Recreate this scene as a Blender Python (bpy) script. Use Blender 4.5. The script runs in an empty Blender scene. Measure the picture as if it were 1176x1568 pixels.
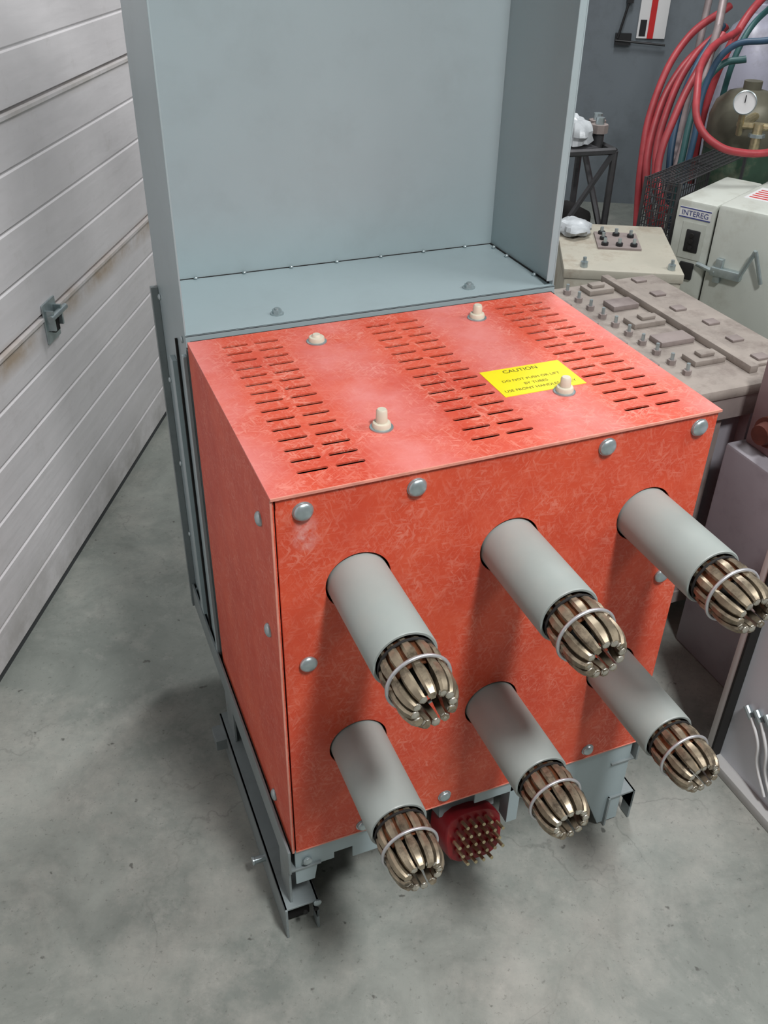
import bpy, bmesh, math, random
from mathutils import Vector, Matrix
random.seed(4)
sc=bpy.context.scene
try:
    sc.view_settings.view_transform='Standard'
    sc.view_settings.look='None'
except Exception: pass
ZF=-0.211
H=0.6312; D=0.4358; W=0.60

# ---------------------------------------------------------------- helpers
def srgb(r,g,b):
    def f(c):
        c/=255.0
        return c/12.92 if c<=0.04045 else ((c+0.055)/1.055)**2.4
    return (f(r),f(g),f(b),1.0)

class NT:
    def __init__(s,m):
        s.t=m.node_tree;s.b=s.t.nodes['Principled BSDF']
        s.tc=s.t.nodes.new('ShaderNodeTexCoord')
    def n(s,k,**kw):
        x=s.t.nodes.new(k)
        for a,b in kw.items(): setattr(x,a,b)
        return x
    def l(s,a,b): s.t.links.new(a,b)
    def noise(s,scale,detail=4,rough=.55,vec=None,dist=0):
        x=s.n('ShaderNodeTexNoise');x.inputs['Scale'].default_value=scale
        x.inputs['Detail'].default_value=detail;x.inputs['Roughness'].default_value=rough
        x.inputs['Distortion'].default_value=dist
        s.l(vec or s.tc.outputs['Object'],x.inputs['Vector']);return x.outputs['Fac']
    def mapv(s,scale=(1,1,1),rot=(0,0,0)):
        x=s.n('ShaderNodeMapping');x.inputs['Scale'].default_value=scale;x.inputs['Rotation'].default_value=rot
        s.l(s.tc.outputs['Object'],x.inputs['Vector']);return x.outputs['Vector']
    def ramp(s,fac,p0,p1,c0=(0,0,0,1),c1=(1,1,1,1)):
        x=s.n('ShaderNodeValToRGB');e=x.color_ramp.elements
        e[0].position=p0;e[1].position=p1;e[0].color=c0;e[1].color=c1
        s.l(fac,x.inputs['Fac']);return x.outputs['Color']
    def mix(s,fac,a,b,mode='MIX'):
        x=s.n('ShaderNodeMix',data_type='RGBA',blend_type=mode)
        for v,i in ((fac,0),(a,6),(b,7)):
            if hasattr(v,'is_linked'): s.l(v,x.inputs[i])
            else: x.inputs[i].default_value=v
        return x.outputs[2]
    def math(s,op,a,b=0.0,clamp=False):
        x=s.n('ShaderNodeMath',operation=op,use_clamp=clamp)
        for v,i in ((a,0),(b,1)):
            if hasattr(v,'is_linked'): s.l(v,x.inputs[i])
            else: x.inputs[i].default_value=v
        return x.outputs[0]
    def sep(s):
        x=s.n('ShaderNodeSeparateXYZ');s.l(s.tc.outputs['Object'],x.inputs[0]);return x.outputs
    def bump(s,h,st=.2,dist=.002):
        x=s.n('ShaderNodeBump');x.inputs['Strength'].default_value=st;x.inputs['Distance'].default_value=dist
        s.l(h,x.inputs['Height']);s.l(x.outputs['Normal'],s.b.inputs['Normal'])
    def col(s,c): s.l(c,s.b.inputs['Base Color'])
    def rough(s,c): s.l(c,s.b.inputs['Roughness'])

def newmat(name,rough=.5,metal=0.0,color=(.5,.5,.5,1)):
    m=bpy.data.materials.new(name);m.use_nodes=True
    t=NT(m);t.b.inputs['Roughness'].default_value=rough;t.b.inputs['Metallic'].default_value=metal
    t.b.inputs['Base Color'].default_value=color
    return m,t
def paint(name,c,rough=.5,metal=0.0,var=.12,scale=6,dirt=None,dirtamt=.5,dscale=9,bump=.05):
    m,t=newmat(name,rough,metal,c)
    lo=tuple(x*(1-var) for x in c[:3])+(1,);hi=tuple(min(1,x*(1+var)) for x in c[:3])+(1,)
    base=t.ramp(t.noise(scale,4),.3,.7,lo,hi)
    if dirt:
        k=t.ramp(t.noise(dscale,6,.7),.5,.72)
        k=t.math('MULTIPLY',k,dirtamt)
        base=t.mix(k,base,dirt)
    t.col(base)
    if bump: t.bump(t.noise(180,2),bump,.001)
    return m

class MB:
    """bmesh collector: several shaped parts joined in one mesh."""
    def __init__(s): s.bm=bmesh.new();s.mats=[]
    def mi(s,m):
        if m not in s.mats: s.mats.append(m)
        return s.mats.index(m)
    def _fin(s,vs,m,M=None):
        if M is not None: bmesh.ops.transform(s.bm,matrix=M,verts=vs)
        i=s.mi(m)
        fs=set()
        for v in vs:
            for f in v.link_faces: fs.add(f)
        for f in fs: f.material_index=i
        return vs
    def box(s,lo,hi,m,M=None,bev=0.0):
        r=bmesh.ops.create_cube(s.bm,size=1)
        vs=r['verts'];c=(Vector(lo)+Vector(hi))/2;d=Vector(hi)-Vector(lo)
        for v in vs: v.co=Vector((v.co.x*d.x,v.co.y*d.y,v.co.z*d.z))+c
        if bev>0:
            es=list({e for v in vs for e in v.link_edges})
            q=bmesh.ops.bevel(s.bm,geom=es,offset=bev,segments=2,affect='EDGES',profile=.5)
            vs=list({v for f in q['faces'] for v in f.verts}|{v for v in vs if v.is_valid})
        return s._fin(vs,m,M)
    def cyl(s,p0,p1,r0,m,r1=None,seg=24,M=None,cap=True):
        p0=Vector(p0);p1=Vector(p1);d=p1-p0
        r=bmesh.ops.create_cone(s.bm,cap_ends=cap,cap_tris=False,segments=seg,radius1=r0,radius2=r0 if r1 is None else r1,depth=d.length)
        Q=Matrix.Translation((p0+p1)/2)@d.to_track_quat('Z','Y').to_matrix().to_4x4()
        bmesh.ops.transform(s.bm,matrix=Q,verts=r['verts'])
        return s._fin(r['verts'],m,M)
    def lathe(s,prof,m,origin=(0,0,0),axis=(0,0,1),seg=32,M=None,closed=False):
        """prof: list of (r,h)."""
        Q=Matrix.Translation(Vector(origin))@Vector(axis).to_track_quat('Z','Y').to_matrix().to_4x4()
        rings=[];vs=[]
        for (r,h) in prof:
            if r<1e-6:
                v=s.bm.verts.new(Q@Vector((0,0,h)));rings.append([v]*seg);vs.append(v)
            else:
                ring=[s.bm.verts.new(Q@Vector((r*math.cos(2*math.pi*i/seg),r*math.sin(2*math.pi*i/seg),h))) for i in range(seg)]
                rings.append(ring);vs+=ring
        pairs=list(zip(rings,rings[1:]))
        if closed: pairs.append((rings[-1],rings[0]))
        for a,b in pairs:
            for i in range(seg):
                j=(i+1)%seg
                q=[];
                for v in (a[i],a[j],b[j],b[i]):
                    if v not in q:q.append(v)
                if len(q)>=3:
                    try:s.bm.faces.new(q)
                    except ValueError:pass
        return s._fin(vs,m,M)
    def torus(s,c,axis,R,r,m,seg=32,rs=10,M=None):
        prof=[(R+r*math.cos(2*math.pi*k/rs),r*math.sin(2*math.pi*k/rs)) for k in range(rs)]
        return s.lathe(prof,m,c,axis,seg,M,closed=True)
    def sph(s,c,r,m,sc_=(1,1,1),M=None,seg=16):
        q=bmesh.ops.create_uvsphere(s.bm,u_segments=seg,v_segments=max(6,seg//2),radius=r)
        for v in q['verts']: v.co=Vector((v.co.x*sc_[0],v.co.y*sc_[1],v.co.z*sc_[2]))+Vector(c)
        return s._fin(q['verts'],m,M)
    def loft(s,secs,m,M=None):
        """secs: list of vertex loops, same length; capped."""
        R=[[s.bm.verts.new(Vector(p)) for p in sec] for sec in secs]
        n=len(R[0])
        for a,b in zip(R,R[1:]):
            for i in range(n):
                j=(i+1)%n
                s.bm.faces.new((a[i],a[j],b[j],b[i]))
        s.bm.faces.new(R[0][::-1]);s.bm.faces.new(R[-1])
        return s._fin([v for r in R for v in r],m,M)
    def prism(s,poly,vec,m,M=None):
        vec=Vector(vec)
        return s.loft([[Vector(p) for p in poly],[Vector(p)+vec for p in poly]],m,M)
    def obj(s,name,parent=None,smooth=35,bevel=0.0):
        bmesh.ops.recalc_face_normals(s.bm,faces=s.bm.faces)
        me=bpy.data.meshes.new(name);s.bm.to_mesh(me);s.bm.free()
        for m in s.mats: me.materials.append(m)
        if smooth:
            for p in me.polygons:p.use_smooth=True
            me.set_sharp_from_angle(angle=math.radians(smooth))
        o=bpy.data.objects.new(name,me);sc.collection.objects.link(o)
        if parent:o.parent=parent
        if bevel:
            b=o.modifiers.new('bev','BEVEL');b.width=bevel;b.segments=2;b.limit_method='ANGLE';b.angle_limit=math.radians(40)
        return o
def empty(name,loc=(0,0,0)):
    e=bpy.data.objects.new(name,None);sc.collection.objects.link(e);e.empty_display_size=.1;return e
def tube(name,pts,r,m,parent=None,cyc=False,res=8):
    cu=bpy.data.curves.new(name,'CURVE');cu.dimensions='3D';cu.bevel_depth=r;cu.bevel_resolution=4;cu.resolution_u=res;cu.use_fill_caps=True
    sp=cu.splines.new('BEZIER');sp.bezier_points.add(len(pts)-1)
    for b,p in zip(sp.bezier_points,pts):
        b.co=p;b.handle_left_type=b.handle_right_type='AUTO'
    sp.use_cyclic_u=cyc
    cu.materials.append(m)
    o=bpy.data.objects.new(name,cu);sc.collection.objects.link(o)
    if parent:o.parent=parent
    return o
def board(name,outer,holes,th,m,M,parent):
    """flat sheet with real cut-outs. outer/holes are 2D loops."""
    cu=bpy.data.curves.new(name,'CURVE');cu.dimensions='2D';cu.fill_mode='BOTH';cu.extrude=th/2
    for lp in [outer]+holes:
        sp=cu.splines.new('POLY');sp.points.add(len(lp)-1)
        for q,p in zip(sp.points,lp): q.co=(p[0],p[1],0,1)
        sp.use_cyclic_u=True
    tmp=bpy.data.objects.new('tmp',cu);sc.collection.objects.link(tmp)
    dg=bpy.context.evaluated_depsgraph_get();dg.update()
    me=bpy.data.meshes.new_from_object(tmp.evaluated_get(dg))
    bpy.data.objects.remove(tmp)
    me.transform(M);me.materials.clear();me.materials.append(m)
    me.name=name
    o=bpy.data.objects.new(name,me);sc.collection.objects.link(o);o.parent=parent
    return o
def circ(cx,cy,r,n=40): return [(cx+r*math.cos(2*math.pi*i/n),cy+r*math.sin(2*math.pi*i/n)) for i in range(n)]
def slot(x0,x1,cy,w,n=5):
    r=w/2;p=[]
    for i in range(n+1):
        a=-math.pi/2+math.pi*i/n;p.append((x1-r+r*math.cos(a),cy+r*math.sin(a)))
    for i in range(n+1):
        a=math.pi/2+math.pi*i/n;p.append((x0+r+r*math.cos(a),cy+r*math.sin(a)))
    return p

# ---------------------------------------------------------------- materials
def red_board(name,axis,dusty=False,front=False):
    m,t=newmat(name,.55)
    base=t.ramp(t.noise(7,5,.6),.3,.7,srgb(196,64,38),srgb(216,84,52))
    base=t.mix(t.math('MULTIPLY',t.ramp(t.noise(28,5,.7),.5,.75),.35),base,srgb(220,112,86))
    lines=None
    for i,(ang,off) in enumerate(((.35,0),(1.4,.7),(2.5,1.9))):
        rot=[0,0,0];rot[axis]=ang
        scl=[240,240,240];scl[(axis+1)%3]=60
        m1=t.n('ShaderNodeMapping');m1.inputs['Rotation'].default_value=rot;m1.inputs['Location'].default_value=(off,off*2,off*3)
        t.l(t.tc.outputs['Object'],m1.inputs['Vector'])
        m2=t.n('ShaderNodeMapping');m2.inputs['Scale'].default_value=scl
        t.l(m1.outputs['Vector'],m2.inputs['Vector'])
        k=t.ramp(t.noise(1.0,2,.5,vec=m2.outputs['Vector'],dist=1.0),.54,.70)
        lines=k if lines is None else t.math('MAXIMUM',lines,k)
    mask=t.ramp(t.noise(16,4,.65),.30,.66)
    f=t.math('MULTIPLY',lines,mask);f=t.math('MULTIPLY',f,.40 if not dusty else .65)
    c=t.mix(f,base,srgb(236,162,142))
    s=t.sep()
    if dusty:
        w=t.math('SINE',t.math('MULTIPLY',t.math('SUBTRACT',s[0],.135),2*math.pi/.215))
        w=t.math('MULTIPLY_ADD',w,.6);w.node.inputs[2].default_value=.34
        n=t.ramp(t.noise(9,6,.65),.25,.6)
        k=t.math('MULTIPLY',t.math('MULTIPLY',w,n,True),.85,True)
        k=t.math('ADD',k,.06)
        c=t.mix(k,c,srgb(222,136,130))
    if front:
        vm=t.n('ShaderNodeVectorMath',operation='DISTANCE')
        t.l(t.mapv((1,1,.7)),vm.inputs[0]);vm.inputs[1].default_value=(.036,0,.573*.7)
        k=t.ramp(vm.outputs['Value'],.004,.020,(1,1,1,1),(0,0,0,1))
        k=t.math('MULTIPLY',k,t.ramp(t.noise(60,4),.4,.6));k=t.math('MULTIPLY',k,.6)
        c=t.mix(k,c,srgb(225,190,185))
    t.col(c)
    t.bump(lines,.08,.0006)
    return m
M_RED=red_board('red_fibreglass',0)
M_REDT=red_board('red_fibreglass_dusty',2,dusty=True)
M_REDF=red_board('red_fibreglass_front',1,front=True)
M_EDGE=paint('fibreglass_cut_edge',srgb(214,140,122),.6,var=.15,scale=40)
M_GREY=paint('cabinet_grey_paint',srgb(156,171,174),.34,var=.04,scale=3,dirt=srgb(125,132,132),dirtamt=.15)
M_GREYD=paint('frame_grey_paint',srgb(132,141,142),.42,var=.08,scale=8,dirt=srgb(80,78,72),dirtamt=.4)
M_TUBE=paint('tube_grey_insulation',srgb(148,155,151),.40,var=.05,scale=10,dirt=srgb(166,162,154),dirtamt=.25,dscale=14)
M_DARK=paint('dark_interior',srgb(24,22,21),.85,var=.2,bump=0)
M_ZINC=paint('zinc_plated_steel',srgb(176,188,190),.35,metal=.75,var=.12,scale=60)
M_SPRING=paint('spring_wire',srgb(186,186,188),.35,metal=.6,var=.08,scale=60)
M_BRONZE=paint('tarnished_silvered_copper',srgb(148,136,116),.36,metal=.65,var=.4,scale=40,dirt=srgb(48,38,30),dirtamt=.92,dscale=45)
M_TIP=paint('worn_silver_contact',srgb(184,180,168),.34,metal=.65,var=.25,scale=90,dirt=srgb(92,80,62),dirtamt=.7,dscale=90)
M_COPPER=paint('copper_strip',srgb(122,76,50),.5,metal=.7,var=.3,scale=60)
M_NYLON=paint('nylon_cream',srgb(206,199,180),.5,var=.06,scale=30)
M_YEL=paint('label_yellow',srgb(236,220,20),.35,var=.04,scale=20,bump=0)
M_BLACK=paint('ink_black',srgb(40,36,20),.6,var=.1,bump=0)
M_PLUG=paint('plug_dark_red',srgb(130,26,32),.4,var=.15,scale=30)
M_BRASS=paint('brass_pin',srgb(200,186,150),.3,metal=.8,var=.2,scale=90)

# ---------------------------------------------------------------- room
u=Vector((.4623,.8867,0));v=Vector((.8867,-.4623,0))
O=Vector((-.421,.749,ZF))
RM=Matrix(((v.x,u.x,0,O.x),(v.y,u.y,0,O.y),(0,0,1,ZF),(0,0,0,1)))  # local: x=into room, y=along door, z=up
YB=3.80; YF=-4.2; XR=5.6; ZC=3.1
def room_obj(mb,name,smooth=0):
    o=mb.obj(name,smooth=smooth);o.matrix_world=RM;return o
m,t=newmat('concrete_floor',.5)
c=t.ramp(t.noise(1.6,8,.62,dist=.4),.32,.68,srgb(116,122,116),srgb(154,158,151))
c=t.mix(t.math('MULTIPLY',t.ramp(t.noise(5.5,8,.7,dist=.6),.42,.72),.6),c,srgb(92,97,92))
c=t.mix(t.math('MULTIPLY',t.ramp(t.noise(2.3,9,.75),.48,.68),.6),c,srgb(178,175,167))
c=t.mix(t.math('MULTIPLY',t.ramp(t.noise(13,7,.8),.55,.72),.35),c,srgb(180,178,171))
c=t.mix(t.math('MULTIPLY',t.ramp(t.noise(90,3,.8),.60,.70),.5),c,srgb(84,84,80))
c=t.mix(t.math('MULTIPLY',t.ramp(t.noise(30,3,.5),.70,.73),.7),c,srgb(60,58,54))
nv=t.n('ShaderNodeTexNoise');nv.inputs['Scale'].default_value=3;nv.inputs['Detail'].default_value=6
t.l(t.tc.outputs['Object'],nv.inputs['Vector'])
wv=t.n('ShaderNodeVectorMath',operation='MULTIPLY_ADD');t.l(nv.outputs['Color'],wv.inputs[0]);wv.inputs[1].default_value=(.5,.5,.5);t.l(t.tc.outputs['Object'],wv.inputs[2])
vo=t.n('ShaderNodeTexVoronoi',feature='DISTANCE_TO_EDGE');vo.inputs['Scale'].default_value=2.2;t.l(wv.outputs[0],vo.inputs['Vector'])
k=t.ramp(vo.outputs['Distance'],0,.005,(1,1,1,1),(0,0,0,1))
k=t.math('MULTIPLY',k,t.ramp(t.noise(2.5,3),.48,.62));k=t.math('MULTIPLY',k,.38)
c=t.mix(k,c,srgb(84,86,82))
t.col(c);t.rough(t.ramp(t.noise(4,4),.3,.7,(.36,)*3+(1,),(.6,)*3+(1,)));t.bump(t.noise(40,6,.7),.14,.003)
M_FLOOR=m
mb=MB();mb.box((-.3,YF,-.1),(XR,YB+.2,0),M_FLOOR);room_obj(mb,'floor')
M_CEIL=paint('ceiling_paint',srgb(180,180,178),.8)
mb=MB();mb.box((-.3,YF,ZC),(XR,YB+.2,ZC+.1),M_CEIL);room_obj(mb,'ceiling')
M_WALL=paint('wall_grey_paint',srgb(108,116,122),.55,var=.06,scale=2,dirt=srgb(84,89,93),dirtamt=.4)
M_WALL2=paint('wall_light_paint',srgb(160,160,158),.6,var=.05,scale=2)
mb=MB();mb.box((-.3,YB,0),(XR,YB+.15,ZC),M_WALL);room_obj(mb,'wall_back')
mb=MB();mb.box((XR,YF,0),(XR+.15,YB+.15,ZC),M_WALL2);room_obj(mb,'wall_right')
mb=MB();mb.box((-.3,YF-.15,0),(XR,YF,ZC),M_WALL2);room_obj(mb,'wall_front')
DY0,DY1,DH=-2.6,3.0,2.5
mb=MB()
mb.box((-.22,YF,0),(-.07,DY0,ZC),M_WALL2);mb.box((-.22,DY1,0),(-.07,YB,ZC),M_WALL2);mb.box((-.22,DY0,DH),(-.07,DY1,ZC),M_WALL2)
room_obj(mb,'wall_left')
m,t=newmat('garage_door_white',.34)
c=t.ramp(t.noise(2.5,5),.3,.7,srgb(208,205,206),srgb(226,223,224))
s=t.sep()
def band(z0,w,amt,colr,c,ns=5):
    d=t.math('ABSOLUTE',t.math('SUBTRACT',s[2],z0))
    k=t.ramp(t.math('DIVIDE',d,w),.15,1.0,(1,1,1,1),(0,0,0,1))
    k=t.math('MULTIPLY',k,t.ramp(t.noise(ns,6,.7),.35,.62));k=t.math('MULTIPLY',k,amt)
    return t.mix(k,c,colr)
c=band(.585,.04,.8,srgb(160,136,106),c)
c=band(1.01,.02,.4,srgb(150,140,120),c)
c=band(.02,.16,.6,srgb(150,147,142),c,7)
k=t.math('MULTIPLY',t.ramp(t.noise(12,8,.75),.56,.76),.3);c=t.mix(k,c,srgb(168,163,156))
t.col(c)
mpv=t.mapv((1,1,6));t.bump(t.noise(5,3,.5,vec=mpv),.25,.006)
M_DOOR=m
M_RUB=paint('rubber_seal',srgb(60,62,64),.7)
joints=[.61,1.02,1.43,1.84,2.25]
grooves=[.105,.205,.305,.405,.505]+[j+q for j in (.61,1.02,1.43,1.84) for q in (.1025,.205,.3075)]
ev=sorted([(g,0) for g in grooves]+[(j,1) for j in joints])
pf=[(0,.02)]
for z,k in ev:
    if k==0: pf+=[(0,z-.005),(-.0035,z-.002),(-.0035,z+.002),(0,z+.005)]
    else: pf+=[(0,z-.016),(.004,z-.012),(.004,z-.005),(-.012,z-.002),(-.012,z+.003),(0,z+.005)]
pf.append((0,DH))
mb=MB()
poly=[(x,DY0,z) for x,z in pf]+[(-.045,DY0,DH),(-.045,DY0,.02)]
mb.prism(poly,(0,DY1-DY0,0),M_DOOR)
mb.box((-.045,DY0,0),(-.004,DY1,.02),M_RUB)
hp=Vector((-.17,1.23,.382))-Vector((O.x,O.y,ZF));hx,hy,hz=hp.dot(v),hp.dot(u),hp.z
mb.box((0,hy-.035,hz-.05),(.005,hy+.030,hz+.04),M_ZINC,bev=.0015)
mb.box((.005,hy-.028,hz-.02),(.022,hy-.022,hz+.025),M_ZINC)
mb.box((.005,hy+.014,hz-.02),(.022,hy+.020,hz+.025),M_ZINC)
mb.cyl((.018,hy-.035,hz+.010),(.018,hy+.045,hz+.010),.007,M_ZINC)
mb.box((.005,hy-.012,hz-.03),(.014,hy+.012,hz+.0),M_DARK)
room_obj(mb,'door_1')

# ---------------------------------------------------------------- circuit breaker
CB=empty('withdrawable_circuit_breaker')
T=.004
cols=[.1,.307,.512];rows=[.487,.199];TR=.0395
FM=Matrix(((1,0,0,0),(0,0,1,T/2),(0,1,0,0),(0,0,0,1)))
board('front_board',[(0.002,0),(W-.001,0),(W-.001,H-.004),(0.002,H-.004)],[circ(x,z,.0425,56) for x in cols for z in rows],T,M_REDF,FM,CB)
mb=MB()
mb.box((-.004,-.003,H-.0030),(W+.002,-.0010,H+.0002),M_EDGE)
mb.box((-.0045,-.0012,.0),(-.0022,.0012,H-.003),M_EDGE)
mb.box((.0015,-.0008,-.001),(W-.001,.0025,.0012),M_EDGE)
mb.box((-.0045,0,-.0012),(-.0012,D,.0008),M_EDGE)
mb.obj('board_edges',CB,smooth=0)
holes=[]
for grp in ((.039,.077),(.086,.123)),((.260,.299),(.308,.346)),((.480,.518),(.528,.566)):
    for (a,b) in grp:
        for i in range(15):
            holes.append(slot(a,b,.040+i*.0258,.0066))
TM=Matrix.Translation((0,0,H-.0012))
board('top_board',[(-.004,-.002),(W+.002,-.002),(W+.002,D),(-.004,D)],holes,.0024,M_REDT,TM,CB)
mb=MB()
mb.box((-.004,.001,0),(0,D,H-.0025),M_RED)
mb.box((W-.002,.004,0),(W+.002,D,H-.0025),M_RED)
mb.obj('side_boards',CB,smooth=0)
mb=MB()  # invented near-black blocks, added against light leaks so the slots stay dark
mb.box((.01,.05,.02),(W-.01,D-.01,.30),M_DARK)
mb.box((.002,.006,.54),(W-.004,.010,.62),M_DARK)
for y in (.09,.2,.31,.4): mb.box((.02,y,.50),(W-.02,y+.02,.52),M_DARK)
for x in cols: mb.box((x-.05,.06,.30),(x+.05,D-.04,.52),M_DARK,bev=.01)
mb.obj('dark_infill',CB)
mb=MB()
def dome(c,ax,r=.0125,h=.006,mat=M_ZINC):
    mb.lathe([(r,0),(r,h*.25),(r*.93,h*.5),(r*.72,h*.8),(r*.4,h*.97),(0,h)],mat,c,ax,24)
for (x,z) in ((.033,.606),(.172,.607),(.432,.609),(.572,.610),(.032,.373),(.107,.015),(.242,.021),(.500,.021),(.567,.367)):
    mb.cyl((x,0,z),(x,-.0015,z),.0125 if z>.5 else .011,M_ZINC);dome((x,-.0015,z),(0,-1,0),.0118 if z>.1 else .0095)
for (y,z) in ((.053,.570),(.046,.402),(.087,.032)):
    dome((-.004,y,z),(-1,0,0),.0095)
    dome((W+.002,y,z),(1,0,0),.0095)
mb.obj('board_bolts',CB)
mb=MB()
for (x,y,h) in ((.174,.376,.012),(.436,.377,.022),(.169,.105,.026),(.434,.112,.022)):
    mb.lathe([(.0150,0),(.0150,.0015),(.0140,.002),(.010,.002)],M_ZINC,(x,y,H),(0,0,1),24)
    mb.lathe([(.0120,.0015),(.0120,.006),(.0110,.008),(.0075,.0085),(.0070,h-.002),(.0055,h),(0,h)],M_NYLON,(x,y,H),(0,0,1),12)
mb.obj('nylon_posts',CB)
mb=MB();mb.box((.352,.124,H),(.476,.201,H+.0006),M_YEL);mb.obj('caution_label',CB,smooth=0)
def text(name,s_,size,M,mat,parent,align='CENTER',ext=.0002,sp=1.0):
    cu=bpy.data.curves.new(name,'FONT');cu.body=s_;cu.size=size;cu.align_x=align;cu.extrude=ext;cu.space_line=sp
    cu.materials.append(mat);o=bpy.data.objects.new(name,cu);sc.collection.objects.link(o);o.matrix_world=M
    if parent:o.parent=parent
    return o
text('caution_label_title','CAUTION',.0120,Matrix.Translation((.410,.187,H+.0007)),M_BLACK,CB,ext=0)
text('caution_label_text','DO NOT PUSH OR LIFT\nBY TUBES\nUSE FRONT HANDLES ONLY',.0085,Matrix.Translation((.413,.162,H+.0007)),M_BLACK,CB,sp=1.6,ext=0)

def contact(mb,x,z,y0):
    """tulip finger cluster, axis -y, starting inside the tube at y0"""
    NF=12
    prof=[(-.02,.029,.0060,.0080),(.0,.0315,.0060,.0090),(.008,.0345,.0070,.0112),(.018,.0364,.0075,.0130),(.028,.0356,.0060,.0118),(.036,.0338,.0055,.0095),(.044,.0346,.0085,.0120),(.053,.0350,.0125,.0128),(.063,.0336,.0145,.0122),(.071,.0310,.0140,.0112),(.0775,.0265,.0095,.0085)]
    for i in range(NF):
        a=2*math.pi*i/NF+.13+random.uniform(-.03,.03)
        er=Vector((math.cos(a),0,math.sin(a)));et=Vector((-math.sin(a),0,math.cos(a)))
        secs=[];dj=random.uniform(-.001,.001)
        for s_,ro,th,w in prof:
            c=Vector((x,y0-s_-(dj if s_>0 else 0),z))
            ri=ro-th
            secs.append([c+er*ri-et*w*.30,c+er*(ro-.003)-et*w*.5,c+er*ro-et*w*.30,c+er*ro+et*w*.30,c+er*(ro-.003)+et*w*.5,c+er*ri+et*w*.30])
        mb.loft(secs,M_BRONZE)
        mb.sph(Vector((x,y0-.0755,z))+er*.0215,.0052,M_TIP,(1,.5,1),seg=10)
        a2=a+math.pi/NF
        er=Vector((math.cos(a2),0,math.sin(a2)));et=Vector((-math.sin(a2),0,math.cos(a2)))
        secs=[]
        for s_,ro in ((-.02,.025),(.006,.029),(.02,.030),(.036,.027)):
            c=Vector((x,y0-s_,z))
            secs.append([c+er*(ro-.0015)-et*.0045,c+er*ro-et*.0045,c+er*ro+et*.0045,c+er*(ro-.0015)+et*.0045])
        mb.loft(secs,M_COPPER)
    mb.torus((x,y0-.036,z),(0,-1,0),.0368,.0023,M_SPRING,48,10)
    mb.torus((x,y0-.005,z),(0,-1,0),.0338,.0018,M_DARK,40,8)
    mb.cyl((x,y0+.02,z),(x,y0-.045,z),.0190,M_DARK,r1=.014,seg=24)
for j,z in enumerate(rows):
    for i,x in enumerate(cols):
        mb=MB();L=.147
        mb.lathe([(TR,-.03),(TR,L-.002),(TR-.0012,L),(TR-.0038,L),(TR-.0048,L-.0015),(TR-.0048,.05),(0,.05)],M_TUBE,(x,0,z),(0,-1,0),64)
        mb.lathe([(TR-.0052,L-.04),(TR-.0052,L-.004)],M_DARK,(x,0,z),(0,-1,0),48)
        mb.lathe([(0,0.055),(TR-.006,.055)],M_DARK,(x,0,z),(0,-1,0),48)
        contact(mb,x,z,-L)
        mb.obj('bushing_%d'%(j*3+i+1),CB,smooth=40)

ZT=1.42
mb=MB();x0,x1=-.004,.614;yf,yb=.452,.680;t_=.0025
zs=H+.002
mb.box((x0,yf,-.045),(x0+t_,yb,ZT),M_GREY)
mb.box((x1,yf,-.045),(x1+t_,yb,ZT),M_GREY)
mb.box((x0,yb-t_,-.045),(x1+t_,yb,ZT),M_GREY)
mb.box((x0,yf,ZT-t_),(x1,yb,ZT),M_GREY)
mb.box((x0,yf-.004,zs),(x1+t_,yb,zs+t_),M_GREY)
mb.box((x0,yf-.004,zs-.016),(x1+t_,yf-.001,zs+t_),M_GREY)
mb.box((x0,yf,-.03),(x1,yf+t_,zs-.02),M_GREYD)
mb.box((x1-.012,yf,zs+.01),(x1,yf+.002,ZT),M_GREY)
mb.obj('instrument_compartment',CB,smooth=0,bevel=.0008)
mb=MB()
mb.box((.0,yb-.0045,zs+.0025),(x1,yb-.0025,zs+.0035),M_DARK)
mb.box((x1-.003,yf+.01,zs+.0025),(x1,yb-.003,zs+.004),M_DARK)
mb.box((.002,D+.001,H-.012),(x1-.004,yf-.005,H-.004),M_DARK)
mb.obj('compartment_seams',CB,smooth=0)
mb=MB()
for k in range(7):
    xx=.06+k*.083
    mb.sph((xx,yb-.008,zs+.005),.0036,M_ZINC,(1,1,.8),seg=10)
for y in (.50,.60,.65): mb.sph((x1-.008,y,zs+.005),.0036,M_ZINC,seg=10)
for (x,y) in ((.146,.485),(.475,.486)):
    mb.cyl((x,y,zs+.002),(x,y,zs+.0045),.0105,M_ZINC)
    mb.cyl((x,y,zs+.0045),(x,y,zs+.010),.0075,M_ZINC,seg=6)
    mb.cyl((x,y,zs+.010),(x,y,zs+.0125),.004,M_ZINC,seg=12)
for z in (.62,.47,.30,.14,.0):
    for y in (.475,.655):
        mb.sph((x0-.001,y,z),.0055,M_ZINC,(.6,1,1),seg=10)
mb.obj('compartment_screws',CB)
mb=MB()
for sx,s in ((x0,-1),(x1+t_,1)):
    mb.box((min(sx,sx+s*.012),yb-.012,-.05),(max(sx,sx+s*.012),yb,H-.0),M_GREYD)
    mb.box((min(sx,sx+s*.004),yf+.070,-.04),(max(sx,sx+s*.004),yf+.075,H-.03),M_DARK)
    mb.box((min(sx,sx+s*.008),yf+.10,.02),(max(sx,sx+s*.008),yf+.125,H-.08),M_GREY)
    mb.box((min(sx,sx+s*.006),yf,.0),(max(sx,sx+s*.006),yf+.012,H-.03),M_GREY)
mb.obj('side_channels',CB,smooth=0,bevel=.0008)

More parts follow.
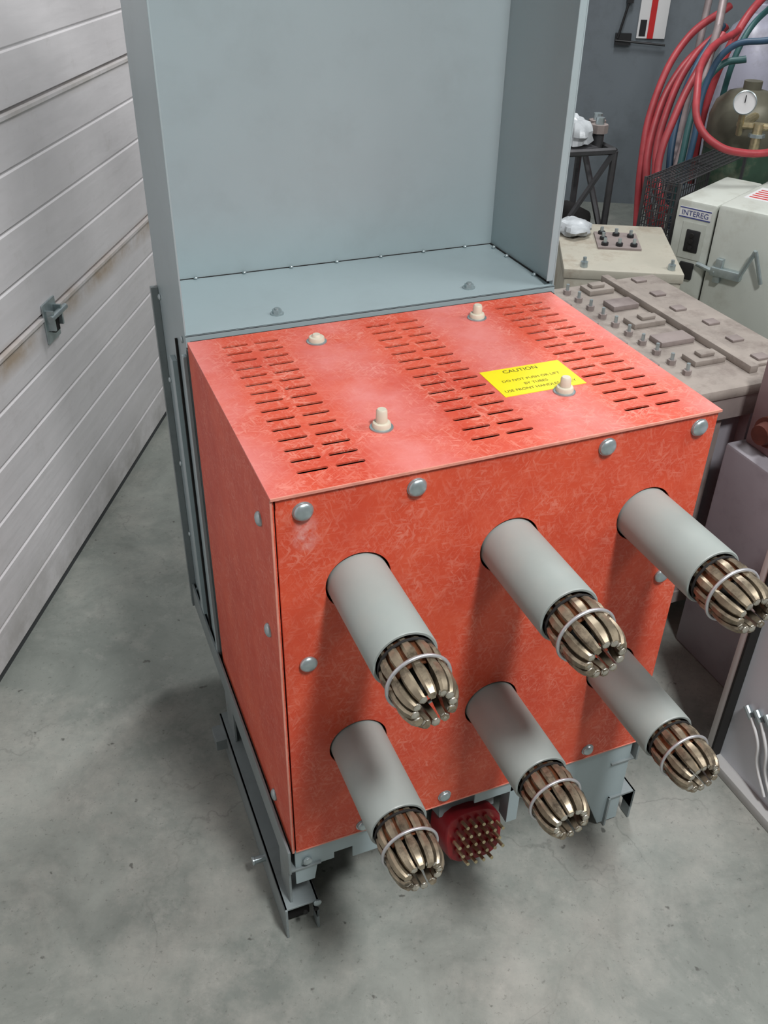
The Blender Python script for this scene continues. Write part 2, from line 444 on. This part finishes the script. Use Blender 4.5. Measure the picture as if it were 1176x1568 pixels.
mb=MB()
mb.box((-.012,-.004,-.045),(-.008,.675,.008),M_GREYD)
mb.box((-.012,.0,-.047),(.04,.675,-.043),M_GREYD)
mb.box((W+.004,-.004,-.045),(W+.008,.675,.008),M_GREYD)
mb.box((W-.04,.0,-.047),(W+.008,.675,-.043),M_GREYD)
mb.box((.0,.40,-.045),(W,.44,-.005),M_GREYD);mb.box((.0,.60,-.045),(W,.64,-.005),M_GREYD)
mb.prism([(.0,.004,-.002),(.142,.004,-.002),(.142,.004,-.062),(.092,.004,-.062),(.092,.004,-.036),(.062,.004,-.036),(.062,.004,-.05),(.0,.004,-.05)],(0,.003,0),M_GREY)
mb.prism([(.0,.004,-.05),(.035,.004,-.05),(.03,.004,-.085),(.0,.004,-.085)],(0,.003,0),M_GREY)
mb.prism([(.455,.004,-.002),(.597,.004,-.002),(.600,.004,-.205),(.560,.004,-.205),(.515,.004,-.10),(.48,.004,-.05)],(0,.003,0),M_GREY)
mb.box((.30,.004,-.03),(.40,.007,-.002),M_GREY)
mb.box((.365,.004,-.11),(.385,.03,-.002),M_GREY)
mb.box((.245,.02,-.02),(.40,.10,-.012),M_GREYD)
mb.box((.27,.045,-.10),(.33,.06,-.02),M_GREYD)
for bx in (-.022,W-.03):
    mb.box((bx,.0,ZF+.070),(bx+.055,.44,ZF+.074),M_GREYD)
    mb.box((bx,-.002,ZF+.001),(bx+.004,.44,ZF+.074),M_GREYD)
    mb.box((bx+.051,-.002,ZF+.030),(bx+.055,.44,ZF+.074),M_GREYD)
    mb.box((bx+.051,-.002,ZF+.001),(bx+.055,.02,ZF+.074),M_GREYD)
    for y in (.02,.40):
        mb.cyl((bx+.01,y+.02,ZF+.02),(bx+.045,y+.02,ZF+.02),.0195,M_DARK)
    mb.box((bx+.012,.01,ZF+.07),(bx+.016,.06,-.04),M_GREYD)
    mb.box((bx+.012,.36,ZF+.07),(bx+.016,.42,-.04),M_GREYD)
mb.box((-.042,.385,ZF+.035),(-.018,.425,ZF+.06),M_GREYD)
mb.cyl((-.040,.12,ZF+.05),(-.015,.12,ZF+.05),.006,M_ZINC)
mb.cyl((-.044,.12,ZF+.05),(-.040,.12,ZF+.05),.0075,M_ZINC)
for x in (.01,.028): mb.cyl((x,-.004,ZF+.055),(x,.0,ZF+.055),.004,M_DARK)
mb.sph((.018,.0,-.03),.008,M_ZINC,(1,.6,1),seg=12);mb.sph((.03,-.003,-.14),.007,M_ZINC,(1,.6,1),seg=12)
mb.obj('truck_frame',CB,smooth=30,bevel=.0006)
PM=Matrix.Translation((.294,.010,-.094))@Matrix.Rotation(math.radians(6),4,'Y')@Matrix.Rotation(math.radians(-20),4,'X')
mb=MB()
n=16;lp=[]
for i in range(n):
    a=2*math.pi*i/n;sx=abs(math.cos(a))**.7*(1 if math.cos(a)>=0 else -1);sz=abs(math.sin(a))**.7*(1 if math.sin(a)>=0 else -1)
    lp.append((.052*sx,0,.046*sz))
def scl(k,y): return [(p[0]*k,y,p[2]*k) for p in lp]
mb.loft([scl(1,.03),scl(1,-.022),scl(.95,-.026)],M_PLUG,PM)
mb.loft([scl(.8,.06),scl(.8,.03)],M_DARK,PM)
mb.box((-.05,.0,.03),(.05,.03,.075),M_GREYD,PM)
for r in range(5):
    for c_ in range(6):
        if (r in (0,4)) and c_ in (0,5): continue
        px=-.036+c_*.0144+(0.004 if r%2 else -.002);pz=-.032+r*.016
        mb.cyl((px,-.024,pz),(px,-.050,pz),.0030,M_BRASS,seg=10,M=PM)
        mb.cyl((px,-.0255,pz),(px,-.030,pz),.0045,M_PLUG,seg=10,M=PM)
mb.obj('secondary_plug',CB)
for i,(a,b) in enumerate([((.33,.05,-.05),(.40,.15,-.02)),((.34,.06,-.07),(.42,.12,-.04)),((.25,.06,-.03),(.20,.2,-.02))]):
    tube('wiring_%d'%(i+1),[(.30,.05,-.055),a,b],.004,M_GREY if i else M_DARK,CB)

# ---------------------------------------------------------------- right-hand equipment
M_DUST=paint('dusty_beige_metal',srgb(148,139,131),.75,var=.14,scale=14,dirt=srgb(102,90,84),dirtamt=.8,dscale=12,bump=.3)
M_DUST2=paint('dusty_pink_grey',srgb(138,127,123),.6,var=.12,scale=10,dirt=srgb(94,82,80),dirtamt=.6)
M_LAV=paint('lavender_grey_metal',srgb(150,146,152),.5,var=.1,scale=5,dirt=srgb(104,96,100),dirtamt=.4)
M_BEIGE=paint('grimy_cream_paint',srgb(172,168,154),.55,var=.1,scale=9,dirt=srgb(126,108,90),dirtamt=.75)
M_CREAM=paint('off_white_enamel',srgb(188,192,184),.42,var=.05,scale=6,dirt=srgb(142,138,124),dirtamt=.45)
M_RUST=paint('rusty_steel',srgb(92,48,38),.7,metal=.2,var=.3,scale=30)
M_BROWN=paint('brown_painted_metal',srgb(142,122,124),.5,var=.08,scale=6)
M_WHT=paint('white_plastic',srgb(215,215,215),.4,var=.03)
M_BLK=paint('black_plastic',srgb(30,30,32),.45,var=.1)
M_BAG=paint('plastic_bag',srgb(180,185,188),.3,var=.2,scale=30,bump=.4)

E=empty('dusty_transformer_casing')
mb=MB()
mb.box((.80,.40,.375),(1.24,.975,.400),M_DUST,bev=.008)
mb.box((.80,.405,.33),(1.235,.97,.376),M_DUST2)
mb.box((.84,.43,-.12),(1.21,.95,.33),M_LAV)
for x in (.84,1.17):
    for y in (.415,.92): mb.box((x,y,ZF),(x+.04,y+.04,.33),M_DUST2)
mb.box((.82,.41,-.14),(1.22,.96,-.11),M_DUST2)
mb.box((.99,.415,-.12),(1.02,.43,.33),M_DUST2)
mb.box((1.08,.405,-.12),(1.13,.43,.33),M_LAV)
mb.obj('casing_body',E,smooth=30)
mb=MB()
mb.box((1.085,.44,.400),(1.105,.975,.416),M_DUST,bev=.002)
mb.box((1.115,.46,.400),(1.225,.96,.407),M_DUST,bev=.002)
for k in range(5):
    y=.50+k*.10
    dx=random.uniform(-.01,.01)
    mb.box((1.00+dx,y,.400),(1.075,y+.045,.412),M_DUST2 if k%2 else M_DUST,bev=.002)
    if k%2==0: mb.box((1.02,y+.012,.412),(1.055,y+.034,.420),M_DUST,bev=.002)
for k in range(10):
    y=.48+k*.05
    mb.cyl((.965,y,.400),(.965,y,.410),.009,M_DUST2,seg=6)
    mb.cyl((.965,y,.410),(.965,y,.424),.0038,M_ZINC,seg=10)
for k in range(4):
    y=.52+k*.11;mb.box((.87,y,.400),(.93,y+.03,.41),M_DUST2,bev=.002)
for k in range(6):
    y=.47+k*.09;mb.box((1.13+.01*(k%3),y,.407),(1.16+.01*(k%3),y+.025,.412),M_DUST2,bev=.001)
mb.obj('lid_hardware',E,smooth=30)

def rotframe(p,ang):
    return Matrix.Translation(Vector((p[0],p[1],0)))@Matrix.Rotation(ang,4,'Z')
RB=rotframe((1.13,1.20),math.atan2(-.4623,.8867))
E=empty('grimy_terminal_box')
mb=MB()
mb.box((0,0,ZF+.02),(.306,.40,.345),M_BEIGE,RB,bev=.006)
mb.box((-.004,-.004,.325),(.31,.404,.352),M_BEIGE,RB,bev=.004)
for a in (0,.27):
    for b in (0,.36): mb.box((a,b,ZF),(a+.035,b+.035,ZF+.03),M_DARK,RB)
mb.box((.10,.17,.352),(.22,.31,.358),M_DUST2,RB)
mb.obj('box_body',E,smooth=30)
mb=MB()
for (a,b) in ((.12,.19),(.16,.19),(.20,.19),(.12,.24),(.16,.28),(.20,.27),(.12,.29),(.05,.02),(.28,.03)):
    mb.cyl((a,b,.352),(a,b,.366),.010,M_BLK if b>.1 else M_ZINC,seg=8,M=RB)
    mb.cyl((a,b,.366),(a,b,.378),.005,M_ZINC,seg=8,M=RB)
mb.obj('terminals',E)
def bag(name,c,r,M,parent,sz):
    mb=MB();mb.sph((0,0,0),r,M_BAG,sz,seg=24)
    for vv in mb.bm.verts:
        p=vv.co*60/ (r*20)
        k=1+.10*math.sin(p.x*2.1+p.y*1.3)+.09*math.sin(p.y*3.3-p.z*2.7)+random.uniform(-.04,.04)
        vv.co=vv.co*k
    bmesh.ops.transform(mb.bm,matrix=(M@Matrix.Translation(c)),verts=mb.bm.verts[:])
    return mb.obj(name,parent,smooth=25)
bag('plastic_bag_scrap',(.04,.30,.372),.05,RB,E,(1.0,1.2,.42))

ang=math.atan2(-.887,.4623)
RW=rotframe((1.606,1.383),ang)
E=empty('white_power_supply_cabinet')
mb=MB()
mb.box((0,0,ZF+.02),(.12,.33,.445),M_CREAM,RW,bev=.008)
mb.box((.125,-.012,ZF+.02),(.50,.36,.455),M_CREAM,RW,bev=.015)
mb.box((.118,.01,ZF+.03),(.127,.30,.43),M_DARK,RW)
for a in (.02,.44):
    for b in (.02,.30): mb.box((a,b,ZF),(a+.03,b+.03,ZF+.03),M_BLK,RW)
mb.box((.012,-.002,.395),(.108,0,.425),M_WHT,RW)
mb.obj('cabinet_body',E,smooth=30)
mb=MB()
mb.box((.045,-.006,.30),(.088,0,.365),M_BLK,RW,bev=.003)
for k in range(3): mb.cyl((.066,-.006,.315+k*.018),(.066,-.012,.315+k*.018),.006,M_DARK,seg=10,M=RW)
mb.box((.03,-.003,.28),(.10,0,.385),M_CREAM,RW)
mb.box((.045,-.010,.22),(.088,-.0,.27),M_BLK,RW,bev=.003)
mb.box((.15,-.035,.26),(.24,-.012,.285),M_ZINC,RW,bev=.003)
mb.box((.16,-.030,.24),(.18,-.012,.31),M_ZINC,RW,bev=.002)
mb.cyl((.235,-.03,.27),(.27,-.045,.36),.006,M_ZINC,M=RW,seg=10)
mb.cyl((.27,-.045,.36),(.30,-.03,.27),.006,M_ZINC,M=RW,seg=10)
mb.cyl((.165,-.03,.27),(.10,-.01,.275),.007,M_ZINC,M=RW,seg=10)
mb.obj('socket_and_latch',E,smooth=35)
M_LBLUE=paint('label_blue_ink',srgb(50,60,120),.5,bump=0)
M_LRED=paint('label_red_ink',srgb(190,60,60),.5,bump=0)
mb=MB()
for z in (.397,.423): mb.box((.012,-.0028,z-.0015),(.108,-.002,z+.0015),M_LBLUE,RW)
mb.obj('nameplate_border',E,smooth=0)
text('nameplate_text','INTEREG',.021,RW@Matrix.Translation((.060,-.0025,.4025))@Matrix.Rotation(math.pi/2,4,'X'),M_LBLUE,E)
mb=MB();mb.box((.15,.10,.455),(.30,.24,.4556),M_WHT,RW)
for k in range(5): mb.box((.16,.115+k*.022,.4556),(.29-.02*(k%2),.125+k*.022,.4560),M_LRED,RW)
mb.obj('top_sticker',E,smooth=0)
# wire mesh guard beside the power supply
E=empty('wire_mesh_guard')
mb=MB();M_WIRE=paint('grey_wire',srgb(70,70,72),.5,metal=.4)
gx0,gx1,gy0,gy1,gz=-.125,-.015,.03,.50,.475
for k in range(27):
    a=gy0+k*.018
    mb.box((gx0,a,.08),(gx0+.0025,a+.0025,gz),M_WIRE,RW);mb.box((gx0,a,gz-.0025),(gx1,a+.0025,gz),M_WIRE,RW)
for k in range(19):
    z=.08+k*.0215;mb.box((gx0-.001,gy0,z),(gx0+.0015,gy1,z+.0025),M_WIRE,RW)
    mb.box((gx0,gy0-.001,z),(gx1,gy0+.0015,z+.0025),M_WIRE,RW)
for k in range(7):
    a=gx0+k*.018
    mb.box((a,gy0,gz-.001),(a+.0025,gy1,gz+.0015),M_WIRE,RW)
    mb.box((a,gy0,.08),(a+.0025,gy0+.0025,gz),M_WIRE,RW)
for (a,b) in ((gx0,gy0),(gx1,gy0),(gx0,gy1),(gx1,gy1)): mb.box((a-.004,b-.004,ZF),(a+.004,b+.004,gz+.002),M_WIRE,RW)
mb.obj('guard_wires',E,smooth=0)

E=empty('metal_trestle')
mb=MB()
def bar(a,b,w,m_=M_BLK):
    mb.cyl(a,b,w,m_,seg=6)
M_TR=paint('trestle_dark_steel',srgb(72,72,74),.45,metal=.4,var=.2,scale=20)
A=(1.42,1.74);B=(1.60,1.72);Cc=(1.62,1.95);Dd=(1.44,1.97)
for (x,y) in (A,B,Cc,Dd): bar((x,y,ZF),(x+.0,y,.50),.011,M_TR)
for p,q in ((A,B),(B,Cc),(Cc,Dd),(Dd,A)):
    bar((*p,.50),(*q,.50),.011,M_TR);bar((*p,.22),(*q,.22),.009,M_TR)
bar((*A,.22),(*B,.50),.010,M_TR);bar((*B,.22),(*Cc,.50),.010,M_TR)
mb.box((1.43,1.75,.50),(1.56,1.95,.507),M_TR)
mb.box((1.45,1.77,-.02),(1.59,1.93,.30),M_DARK,bev=.02)
mb.box((1.44,1.75,ZF+.06),(1.61,1.95,-.02),M_BLK,bev=.01)
for (x,y) in ((1.585,1.80),(1.615,1.86)):
    mb.cyl((x,y,.49),(x,y,.54),.018,M_TR,seg=12);mb.cyl((x,y,.54),(x,y,.565),.028,M_DUST2,seg=8);mb.cyl((x,y,.565),(x,y,.585),.014,M_ZINC,seg=12)
mb.obj('trestle_frame',E,smooth=30)
bag('plastic_bag',(1.50,1.82,.54),.060,Matrix.Identity(4),E,(1,1.1,.8))

E=empty('glazed_cabinet')
M_FR=paint('light_grey_frame',srgb(186,186,184),.4,var=.05)
mb=MB();X=.84;Y0,Y1=-.62,.066;ZT2=.36
mb.box((X+.03,Y0,ZF),(1.30,Y1,ZT2),M_LAV)
for (a,b) in ((Y0,Y0+.025),(Y1-.016,Y1)): mb.box((X,a,ZF),(X+.032,b,ZT2),M_FR,bev=.002)
mb.box((X,Y0,ZF),(X+.032,Y1,ZF+.022),M_FR,bev=.002);mb.box((X,Y0,ZT2-.022),(X+.032,Y1,ZT2),M_FR,bev=.002)
mb.box((X-.001,Y1-.021,ZF+.02),(X+.02,Y1-.016,ZT2-.02),M_DARK)
mb.box((X+.022,Y0+.02,ZF+.02),(X+.031,Y1-.02,ZT2-.02),paint('cabinet_inner_panel',srgb(206,210,216),.5,var=.05,scale=5))
mb.obj('cabinet_body',E,smooth=30)
for k in range(4):
    y=-.03-.022*k
    tube('white_cable_%d'%(k+1),[(X+.014,y+.03,-.04+.01*k),(X+.012,y,-.07),(X+.016,y-.012,-.12),(X+.014,y-.05,-.165)],.0035,M_WHT,E)
mb=MB()
for k in range(4): mb.cyl((X+.016,.0-.022*k,-.045+.01*k),(X+.016,.02-.022*k,-.03+.01*k),.006,M_ZINC,seg=10)
mb.obj('cable_lugs',E)

E=empty('relay_cabinet')
mb=MB()
mb.box((1.0,.10,ZF),(1.36,.37,.30),M_LAV,bev=.006)
mb.box((1.035,.18,.30),(1.36,.36,.485),M_BROWN,bev=.006)
mb.obj('relay_cabinet_body',E,smooth=30)
mb=MB()
mb.cyl((1.035,.30,.355),(1.02,.298,.355),.030,M_RUST,seg=20)
mb.cyl((1.02,.298,.355),(1.0,.295,.355),.022,M_RUST,seg=20,r1=.019)
mb.obj('rusty_pipe_stub',E)

M_SILV=paint('silver_cylinder_paint',srgb(165,165,180),.35,var=.08,scale=6,dirt=srgb(110,105,100),dirtamt=.5)
M_GREEN=paint('green_cylinder_paint',srgb(52,78,62),.5,var=.25,scale=12,dirt=srgb(120,118,100),dirtamt=.8)
M_OLIVE=paint('olive_bronze_cylinder_top',srgb(104,102,88),.45,metal=.3,var=.2,scale=15)
mb=MB();r=.135
mb.lathe([(0,0),(r*.95,0),(r,.02),(r,.78),(r*.985,.83),(r*.9,.90),(r*.72,.955),(r*.4,.99),(.03,1.0),(.03,1.03),(.022,1.035),(.022,1.07),(0,1.07)],M_SILV,(2.66,2.39,ZF),(0,0,1),40)
mb.cyl((2.66,2.39,ZF+1.05),(2.66,2.39,ZF+1.10),.03,M_BRASS,seg=12)
mb.obj('silver_gas_cylinder')
E=empty('green_gas_cylinder')
mb=MB();cx,cy=2.19,1.83;r=.12
mb.lathe([(0,0),(r*.95,0),(r,.02),(r,.66)],M_GREEN,(cx,cy,ZF),(0,0,1),40)
mb.lathe([(r,.66),(r*1.01,.662),(r*1.01,.76),(r*.9,.805),(r*.6,.835),(.03,.845),(.03,.87),(0,.87)],M_OLIVE,(cx,cy,ZF),(0,0,1),40)
mb.obj('cylinder_body',E)
mb=MB()
gx,gy,gz=2.02,1.66,.63
dirc=(Vector((-.2,-.82,1.19))-Vector((gx,gy,gz))).normalized()
gdir=Vector((dirc.x,dirc.y,.15)).normalized()
mb.lathe([(0,-.02),(.030,-.02),(.036,-.012),(.036,.004),(.033,.006),(.033,.002)],M_ZINC,(gx,gy,gz),gdir,32)
mb.lathe([(0,.002),(.033,.002)],M_WHT,(gx,gy,gz),gdir,32)
mb.cyl(Vector((gx,gy,gz))+gdir*.004,Vector((gx,gy,gz))+gdir*.004+Vector((0,0,.022)),.0015,M_BLK,seg=6)
mb.cyl((gx,gy,gz-.03),(gx+.02,gy+.02,gz-.10),.010,M_BRASS,seg=10)
mb.cyl((gx+.02,gy+.02,gz-.07),(cx-.02,cy-.08,gz-.06),.014,M_BRASS,seg=10)
mb.cyl((gx+.05,gy-.03,gz-.06),(gx+.05,gy-.03,gz-.16),.016,M_BRASS,seg=12)
mb.cyl((gx+.05,gy-.03,gz-.09),(gx+.05,gy-.03,gz-.10),.026,M_ZINC,seg=8)
mb.cyl((gx+.01,gy+.02,gz-.07),(gx+.09,gy-.05,gz-.07),.012,M_BRASS,seg=10)
mb.obj('regulator_gauge',E)
M_HR=paint('red_hose_rubber',srgb(156,54,60),.5,var=.2,scale=20)
M_HB=paint('blue_hose_rubber',srgb(42,72,96),.5,var=.12,scale=20)
M_HG=paint('teal_hose_rubber',srgb(46,88,88),.5,var=.12,scale=20)
E=empty('welding_hose_cart')
mb=MB()
def pole(pts,r,m_):
    for a,b in zip(pts,pts[1:]): mb.cyl(a,b,r,m_,seg=12);mb.sph(b,r,m_,seg=10)
M_POLE=paint('cart_pole_paint',srgb(140,128,128),.5,metal=.3,var=.15,scale=20)
pole([(1.99,2.02,ZF),(1.96,1.86,.36),(2.14,2.00,.80),(2.42,2.34,1.2)],.014,M_POLE)
pole([(2.36,2.45,ZF),(2.40,2.42,.36),(2.55,2.56,1.2)],.014,M_POLE)
pole([(2.42,2.34,1.2),(2.55,2.56,1.2)],.014,M_POLE)
pole([(1.96,1.88,.38),(2.40,2.42,.36)],.010,M_POLE)
pole([(1.99,2.02,ZF+.03),(2.36,2.45,ZF+.03)],.012,M_POLE)
mb.obj('cart_frame',E)
hs=[
 ([(2.24,2.08,.79),(2.11,2.06,.70),(1.99,2.00,.54),(1.92,1.92,.39),(1.91,1.84,.28),(1.96,1.79,.24)],M_HR,.013),
 ([(2.16,1.99,.78),(2.06,1.96,.68),(1.95,1.90,.55),(1.87,1.84,.40),(1.86,1.77,.28),(1.90,1.80,.10)],M_HR,.013),
 ([(2.28,2.16,.76),(2.13,2.15,.64),(2.00,2.07,.47),(1.94,1.98,.31),(1.94,1.91,.18),(2.0,1.9,.05)],M_HR,.014),
 ([(2.34,2.20,.84),(2.16,2.18,.74),(2.02,2.12,.55),(1.95,2.04,.36),(1.93,1.98,.15)],M_HR,.013),
 ([(2.20,2.05,.80),(2.07,2.00,.66),(1.99,1.94,.50),(1.96,1.88,.33),(2.0,1.86,.15)],M_HB,.012),
 ([(2.12,1.81,.73),(2.06,1.85,.71),(1.98,1.84,.60),(1.93,1.80,.43),(1.91,1.78,.25)],M_HG,.011),
 ([(2.10,1.70,.80),(2.02,1.78,.77),(1.97,1.80,.66),(1.94,1.77,.50),(1.92,1.76,.36)],M_HB,.010),
 ([(2.16,1.92,.80),(1.88,1.72,.76),(1.76,1.58,.69),(1.74,1.52,.61),(1.78,1.47,.56),(1.85,1.44,.54),(1.95,1.42,.54),(2.15,1.50,.56)],M_HR,.011),
 ([(2.5,2.1,.95),(2.3,1.98,.90),(2.16,1.92,.80),(2.10,1.93,.6),(2.12,1.96,.3)],M_HR,.013),
 ([(2.55,2.15,.90),(2.38,2.03,.86),(2.22,1.96,.76),(2.2,1.99,.5)],M_HG,.010),
]
for i,(p,m_,r_) in enumerate(hs): tube('hose_%d'%(i+1),p,r_,m_,E,res=14)

def wallM(lx,z):
    return RM@Matrix.Translation((lx,YB,z-ZF))
lx=(Vector((2.84,3.33,0))-Vector((O.x,O.y,0))).dot(v)
E=empty('safety_tag_holder')
WM=wallM(lx,.68);M_TAGR=paint('tag_red',srgb(190,40,40),.4)
mb=MB()
mb.box((-.06,-.012,-.10),(.075,-.002,.16),M_WHT,WM)
mb.box((-.010,-.016,-.10),(.018,-.012,.16),M_TAGR,WM)
mb.box((-.05,-.015,-.09),(-.02,-.012,-.02),M_BLK,WM)
mb.box((-.16,-.03,-.13),(-.085,-.0,-.08),M_BLK,WM)
mb.cyl((-.15,-.03,-.10),(-.11,-.03,.10),.006,M_BLK,M=WM,seg=8)
mb.box((-.13,-.04,.05),(-.10,-.0,.12),M_BLK,WM)
mb.cyl((-.16,-.03,-.11),(.08,-.03,-.125),.005,M_BLK,M=WM,seg=8)
mb.obj('tag_and_bracket',E,smooth=30)

# ---------------------------------------------------------------- lamps
def lamp(p,rotz,power,sx=1.25,sy=.32,col=(.985,.99,1.0)):
    E=empty('ceiling_lamp')
    RL=Matrix.Translation(p)@Matrix.Rotation(rotz,4,'Z')
    mb=MB()
    mb.box((-sx/2-.04,-sy/2-.03,.02),(sx/2+.04,sy/2+.03,.075),M_WHT,RL,bev=.006)
    mb.obj('lamp_housing',E)
    L=bpy.data.lights.new('lamp_light','AREA');L.shape='RECTANGLE';L.size=sx;L.size_y=sy;L.energy=power;L.color=col
    o=bpy.data.objects.new('lamp_light',L);sc.collection.objects.link(o);o.matrix_world=RL@Matrix.Translation((0,0,.01));o.parent=E
zc=ZF+ZC-.08
lamp((.45,-1.35,zc),1.2,88,sx=.55,sy=.3)
lamp((2.4,-.7,zc),.5,50)
lamp((1.6,1.9,zc),.5,46)  # unseen extra lamp, added only to brighten the background
w=bpy.data.worlds.new('World');sc.world=w;w.use_nodes=True
w.node_tree.nodes['Background'].inputs[0].default_value=(.75,.8,.85,1);w.node_tree.nodes['Background'].inputs[1].default_value=.35

# ---------------------------------------------------------------- camera
r0=Vector((0.92895,-0.36984,0.01646)).normalized();r2=Vector((0.31348,0.76217,-0.56642)).normalized()
r1=r2.cross(r0).normalized();r0=r1.cross(r2).normalized()
cam=bpy.data.cameras.new('camera');co=bpy.data.objects.new('camera',cam);sc.collection.objects.link(co)
Cp=Vector((-0.2048,-0.8174,1.1886))
X_=r0;Y_=-r1;Z_=-r2
co.matrix_world=Matrix(((X_.x,Y_.x,Z_.x,Cp.x),(X_.y,Y_.y,Z_.y,Cp.y),(X_.z,Y_.z,Z_.z,Cp.z),(0,0,0,1)))
cam.sensor_fit='VERTICAL';cam.sensor_height=36;cam.lens=1405.4*36/1568;cam.clip_start=.02
sc.camera=co
